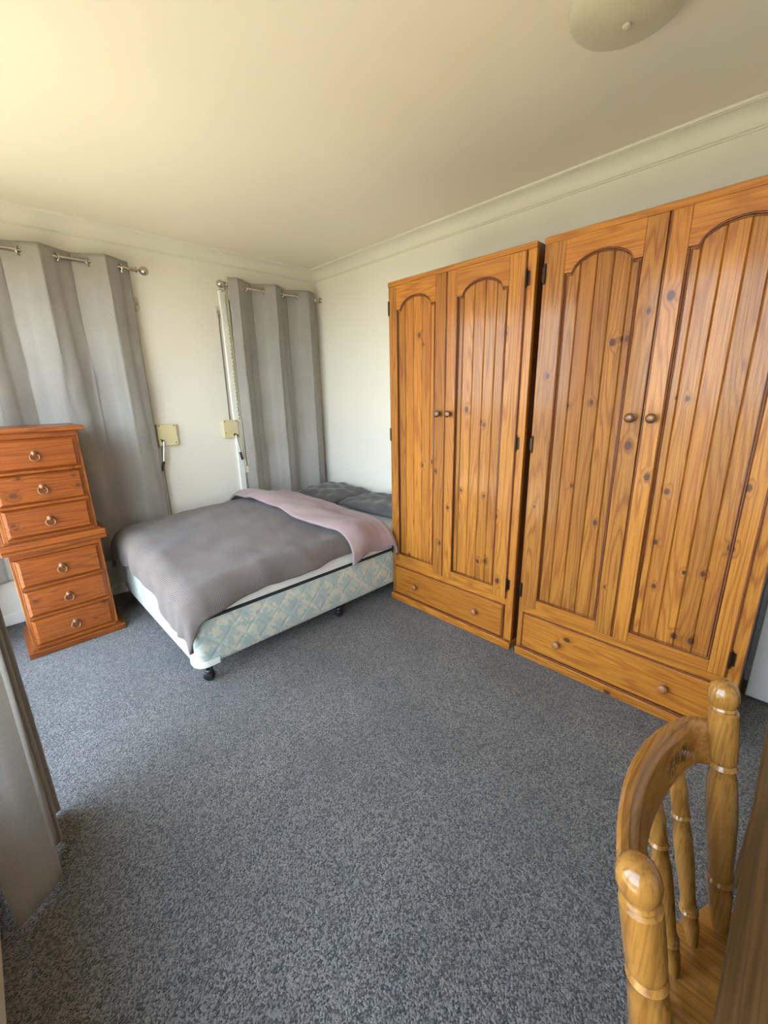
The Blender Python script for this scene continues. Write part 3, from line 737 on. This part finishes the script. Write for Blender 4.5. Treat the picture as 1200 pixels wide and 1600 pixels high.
def curtain_rod(label, a, b_, fin0, fin1, brackets, wall_n, group):
    a, b_ = Vector(a), Vector(b_); t = thing('curtain_rod', a, label, 'curtain rod', group); d = (b_-a).normalized(); L = (b_-a).length; o = Vector((0, 0, 0))
    bm = B(); rod(bm, o, d*L, .0105, 14); obj('rod', bm, NICKEL, t, True)
    for p, dd, kind in ((o, -d, fin0), (d*L, d, fin1)):
        bm = B()
        if kind == 'ball':
            lathe(bm, p-dd*.055, dd, [(.012, 0), (.0165, .001), (.0165, .010), (.0125, .011), (.0125, .045), (.0165, .046), (.0165, .053), (.009, .055), (.008, .064), (.0115, .066), (.0115, .070), (.008, .072)]+[(.0275*math.sin(PI*i/12), .096-.0275*math.cos(PI*i/12)) for i in range(1, 13)], 20)
            obj('finial', bm, NICKEL, t, 30)
        else:
            lathe(bm, p-dd*.012, dd, [(.011, 0), (.019, .0005), (.021, .003), (.021, .011), (.011, .012)], 18); obj('end_socket', bm, NICKEL, t, 30)
    for q in brackets:
        c = d*q; bm = B(); w = Vector(wall_n)
        tube(bm, [c-Vector((0, 0, .013)), c-Vector((0, 0, .026)), c+w*.03-Vector((0, 0, .032)), c+w*.093-Vector((0, 0, .032))], .0055, 8)
        lathe(bm, c+w*.097-Vector((0, 0, .032)), -w, [(.020, 0), (.020, .005), (.008, .008)], 16); torus(bm, c, d, .0135, .003, 18, 6); obj('bracket', bm, NICKEL, t, 35)
    return t
g = 'nickel curtain rods'
curtain_rod('long nickel curtain rod ending in a ball above the drawers', (-2.60, -.098, 2.164), (-1.455, -.098, 2.164), 'ball', 'ball', (.10, 1.055), (0, 1, 0), g)
curtain_rod('short nickel curtain rod with a ball end, reaching the corner', (-.865, -.098, 2.164), (-.002, -.098, 2.164), 'ball', 'socket', (.0,), (0, 1, 0), g)
curtain_rod('nickel curtain rod over the glass sliding door', (-2.555, -3.70, 2.28), (-2.555, -.22, 2.28), 'ball', 'ball', (.12, 1.74, 3.4), (-1, 0, 0), g)

# ------------------------------------------------------------------ shutter winders, straps, chain
def winder(x0, x1, z0, z1, piv, tip, grip, label):
    cx = (x0+x1)/2; t = thing('shutter_winder', (cx, 0, z0), label, 'winder', 'cream shutter winders on the wall'); o = t.location
    b = B(); box(b, x0-cx, x1-cx, -.034, 0, 0, z1-z0, .004, 2); pl = obj('winder_box', b, CREAMP, t)
    for (u, v) in ((.12, .93), (.88, .93), (.12, .30), (.88, .12)):
        b = B(); lathe(b, (lerp(x0, x1, u)-cx, -.034, (z1-z0)*v), (0, -1, 0), [(.0045, 0), (.0045, .0015), (.001, .002)], 10); obj('screw', b, BRASSD, pl)
    p = Vector(piv)-o; q = Vector(tip)-o; r = Vector(grip)-o
    b = B(); lathe(b, (p.x, -.034, p.z), (0, -1, 0), [(.011, 0), (.009, .006), (.007, .018), (.004, .02)], 14); obj('crank_boss', b, BRASSD, t, True)
    b = B(); rod(b, p, q, .0065, 12); h = obj('crank_handle', b, CHROME, t, True)
    b = B(); d = (r-q).normalized(); L = (r-q).length; lathe(b, q-d*.004, d, [(.007, 0), (.0092, .003), (.0092, L*.9), (.006, L), (.001, L+.001)], 14); obj('grip', b, BLACK, h, True)
winder(-1.474, -1.340, 1.030, 1.182, (-1.446, -.052, 1.064), (-1.472, -.060, .918), (-1.494, -.062, .850), 'cream crank winder box by the wide curtain, handle hanging straight')
winder(-.985, -.857, 1.045, 1.186, (-.897, -.052, 1.068), (-.880, -.060, .924), (-.868, -.062, .858), 'cream crank winder box beside the corner curtain, handle angled right')
def guide(x, z, label):
    t = thing('strap_guide', (x, 0, z), label, 'strap guide', 'shutter strap guides')
    b = B(); pts = [(.019*math.sin(2*PI*i/24), .046*math.cos(2*PI*i/24)) for i in range(24)]
    prism(b, pts, 'y', -.009, 0); prism(b, [(p*.75, q*.75) for p, q in pts], 'y', -.015, -.009); obj('guide_plate', b, GUIDEP, t, 30)
    for dz in (-.004, .006):
        b = B(); box(b, -.008, .008, -.018, -.012, dz-.0015, dz+.0015); obj('slot', b, BLACK, t)
guide(-1.466, 1.975, 'small oval off-white strap guide high beside the wide curtain')
guide(-.908, 1.985, 'small oval off-white strap guide high beside the corner curtain')
b = B(); tube(b, [(-.906, -.018, 1.972), (-.908, -.012, 1.9), (-.913, -.012, 1.187)], .0045, 8)
tag(obj('shutter_strap', b, STRAPM, None, 'all'), 'thin dark shutter cord running from guide down to winder', 'cord')
b = B(); tube(b, [(-1.452, -.010, 1.03), (-1.462, -.006, .9), (-1.462, -.006, .60), (-1.462, -.006, .1)], .005, 8)
tag(obj('wall_cable', b, CABLEM, None, 'all'), 'thin grey cable running down the wall below the left winder', 'cable')
t = thing('blind_chain', (-.853, -.01, 1.18), 'pale beaded blind chain hanging at the left edge of the corner curtain', 'chain'); 
b = B(); sphere(b, (0, 0, 0), .0068, n=8); me0 = None
for i in range(26):
    if me0 is None:
        o = obj('bead', b, BEADM, t, 'all'); me0 = o.data
    else: o = link(bpy.data.objects.new('bead', me0), t)
    o.location = (.003*math.sin(i*1.7)+.0, -.035, i*.029)
b = B(); tube(b, [(0, -.035, -.01), (0, -.035, .93)], .0014, 6); obj('cord', b, STRAPM, t)

# ------------------------------------------------------------------ ceiling lamp
t = thing('ceiling_lamp', (-.945, -2.80, H), 'round opal glass ceiling lamp with a centre knob', 'lamp')
b = B(); lathe(b, (0, 0, 0), (0, 0, -1), [(.125, 0), (.128, .02), (.120, .028)], 40); obj('base_plate', b, WHITEP, t, 30)
b = B(); lathe(b, (0, 0, -.020), (0, 0, -1), [(.118, 0), (.140, .008), (.149, .024), (.146, .036)]+[(.146*math.cos(a), .036+.042*math.sin(a)) for a in [PI/2*i/12 for i in range(1, 13)]], 48); obj('glass_dome', b, LAMPG, t, 'all')
b = B(); lathe(b, (0, 0, -.098), (0, 0, -1), [(.008, 0), (.011, .003), (.011, .008), (.006, .011), (.001, .0115)], 16); obj('centre_knob', b, LAMPG, t, True)

# ------------------------------------------------------------------ chair
XC = -1.838
t = thing('wooden_chair', (XC, -3.50, 0), 'varnished turned-spindle wooden chair pushed under the desk', 'chair'); O = t.location.copy()
OAKZ = wood('oak_turned', 'Z', OAK_L, OAK_M, OAK_D, vary=.1, along=.3, across=11., ring=10., rough=.22, coat=.6)
OAKX = wood('oak_rail', 'X', (.31, .135, .027), (.20, .076, .012), (.09, .03, .005), vary=.05, across=9., rough=.22, coat=.6,
            stain=[(x-XC, -3.2835-1.08*(x+1.82)**2+3.50, z, r_) for x, z, r_ in ((-1.702, .782, .020), (-1.722, .786, .016), (-1.746, .780, .020), (-1.832, .778, .016), (-1.866, .776, .022))])
OAKY = wood('oak_seat', 'Y', OAK_L, OAK_M, OAK_D, vary=.1, across=7., rough=.25, coat=.5)
def W(x, y, z): return Vector((x, y, z))-O
def turned(a, b_, spec, name, parent=None, mat=OAKZ, n=22):
    a, b_ = Vector(a), Vector(b_); L = (b_-a).length; bm = B(); lathe(bm, a, b_-a, [(r, s) if s > 1e3 else (r, s*L) for r, s in spec], n)
    return obj(name, bm, mat, parent or t, 40)
SEATZ = .44
post_spec = [(.012, 0), (.0165, .02), (.0215, .12), (.0235, .17), (.021, .20), (.0252, .212), (.021, .226), (.0238, .24), (.0225, .27), (.0275, .42), (.0285, .52), (.026, .63), (.0225, .665), (.0265, .680), (.022, .695), (.026, .71), (.0255, .72), (.0265, .75), (.0265, .870), (.0262, .888), (.0215, .893), (.0235, .902), (.0215, .910), (.0255, .925), (.0275, .945), (.0265, .965), (.022, .985), (.012, .998), (.001, 1.)]
posts = {1: (W(-1.662, -3.392, SEATZ-.005), W(-1.638, -3.322, .898)), -1: (W(-2.012, -3.388, SEATZ-.005), W(-2.037, -3.306, .900))}
post_spec = [(r*.79, q) for r, q in post_spec]
for s in (1, -1): turned(*posts[s], post_spec, 'back_post')
def bow_top(x): return -3.270-1.08*(x+1.82)**2-.028*sstep(-1.668, -1.628, x)-.014*sstep(-1.985, -2.03, x)
def bow_seat(x): q = (x-XC)/.185; return -3.392+.040*(1-min(1, abs(q))**2)
# bowed crest rail: rounded section swept between the posts
bm = B(); rings = []; NS = 40
for i in range(NS+1):
    x = lerp(-2.030, -1.645, i/NS); q = (x-XC)/.19; y = bow_top(x); e = 1-abs(q)**4
    hgt = .070+.012*(1-q*q); zc = .7825+.006*(1-q*q); th = .0112+.0018*(1-q*q)
    dx = .004; tang = Vector((2*dx, bow_top(x+dx)-bow_top(x-dx), 0)).normalized(); nrm = Vector((-tang.y, tang.x, 0))
    sec = [(-th, -hgt/2+.004), (-th, -hgt*.1), (-th, hgt/2-.020), (-th*.9, hgt/2-.012), (-th*.45, hgt/2-.007), (-th*.15, hgt/2-.001), (th*.5, hgt/2), (th*.95, hgt/2-.005), (th, hgt/2-.014), (th, -hgt/2+.005), (th*.7, -hgt/2), (-th*.7, -hgt/2)]
    rings.append([bm.verts.new(W(x, y, zc)+nrm*a+Vector((0, a*0+.16*c*0, c))+nrm*(c*.20)) for a, c in sec])
for a, c in zip(rings, rings[1:]):
    for k in range(len(a)): bm.faces.new((a[k], a[(k+1) % len(a)], c[(k+1) % len(a)], c[k]))
bm.faces.new(rings[0]); bm.faces.new(rings[-1][::-1]); obj('crest_rail', bm, OAKX, t, 40)
sp_spec = [(.0075, 0), (.0105, .05), (.0135, .13), (.0125, .19), (.0145, .20), (.012, .212), (.0145, .225), (.012, .24), (.0115, .28), (.0145, .50), (.0145, .62), (.0115, .715), (.0145, .730), (.0115, .745), (.0135, .76), (.0125, .80), (.0135, .87), (.0105, .96), (.009, 1.)]
for x in (-1.723, -1.791, -1.870, -1.945):
    xt = XC+(x-XC)*1.18; turned(W(x, bow_seat(x)+.004, SEATZ-.006), W(xt, bow_top(xt)-.006, .752), sp_spec, 'spindle', n=16)
# saddle seat
poly = []
for i in range(25): x = lerp(-2.055, -1.621, i/24); poly.append((x, bow_seat(x)+.042-.02*abs((x-XC)/.217)**4))
poly += [(-1.60, -3.50), (-1.605, -3.76), (-1.63, -3.80), (-2.046, -3.80), (-2.071, -3.76), (-2.076, -3.50)]
bm = B(); c = [W(x, y, 0) for x, y in poly]; n = len(c); cen = W(XC, -3.58, 0); rings = []
for z, sc in ((SEATZ-.036, .955), (SEATZ-.030, .985), (SEATZ-.014, 1.), (SEATZ-.004, .99), (SEATZ, .97)):
    rings.append([bm.verts.new((lerp(cen.x, p.x, sc), lerp(cen.y, p.y, sc), z)) for p in c])
for a, d_ in zip(rings, rings[1:]):
    for k in range(n): bm.faces.new((a[k], a[(k+1) % n], d_[(k+1) % n], d_[k]))
bm.faces.new(rings[0][::-1]); bm.faces.new(rings[-1]); obj('seat', bm, OAKY, t, 40)
leg_spec = [(.012, 0), (.014, .03), (.017, .12), (.021, .14), (.017, .16), (.020, .30), (.025, .55), (.021, .74), (.026, .76), (.020, .78), (.023, .90), (.016, 1.)]
legs = []
for sx in (-1, 1):
    for yb, yt in ((-3.345, -3.41), (-3.80, -3.74)):
        a, b_ = W(XC+sx*.215, yb, 0), W(XC+sx*.165, yt, SEATZ-.033); turned(a, b_, leg_spec, 'leg'); legs.append((a, b_))
st = [(.008, 0), (.011, .2), (.015, .45), (.017, .5), (.015, .55), (.011, .8), (.008, 1.)]
def on(l, k): return legs[l][0].lerp(legs[l][1], k)
for a, b_ in ((on(0, .35), on(1, .35)), (on(2, .35), on(3, .35)), (on(0, .5), on(2, .5)), (on(1, .5), on(3, .5))): turned(a, b_, st, 'stretcher', mat=OAKZ, n=12)

# ------------------------------------------------------------------ desk
t = thing('wooden_desk', (-1.80, -3.70, 0), 'dark brown wooden desk with the chair pushed under it', 'desk')
DW = wood('desk_walnut', 'X', (.105, .054, .017), (.064, .029, .008), (.030, .012, .0035), vary=.03, across=12., ring=14., rough=.42, coat=.1)
DWZ = wood('desk_walnut_legs', 'Z', (.105, .054, .017), (.064, .029, .008), (.030, .012, .0035), vary=.03, rough=.42, coat=.1)
obj('desk_top', box(B(), -.70, .72, -.40, .310, .714, .740, .003, 2), DW, t)
for x in (-.65, .67):
    for y in (-.35, .26): obj('leg', box(B(), x-.025, x+.025, y-.025, y+.025, 0, .714, .003), DWZ, t)
obj('apron', box(B(), -.62, .64, -.36, -.34, .64, .714, .002), DW, t)
obj('apron', box(B(), -.66, -.64, -.32, .23, .64, .714, .002), DW, t); obj('apron', box(B(), .66, .68, -.32, .23, .64, .714, .002), DW, t)
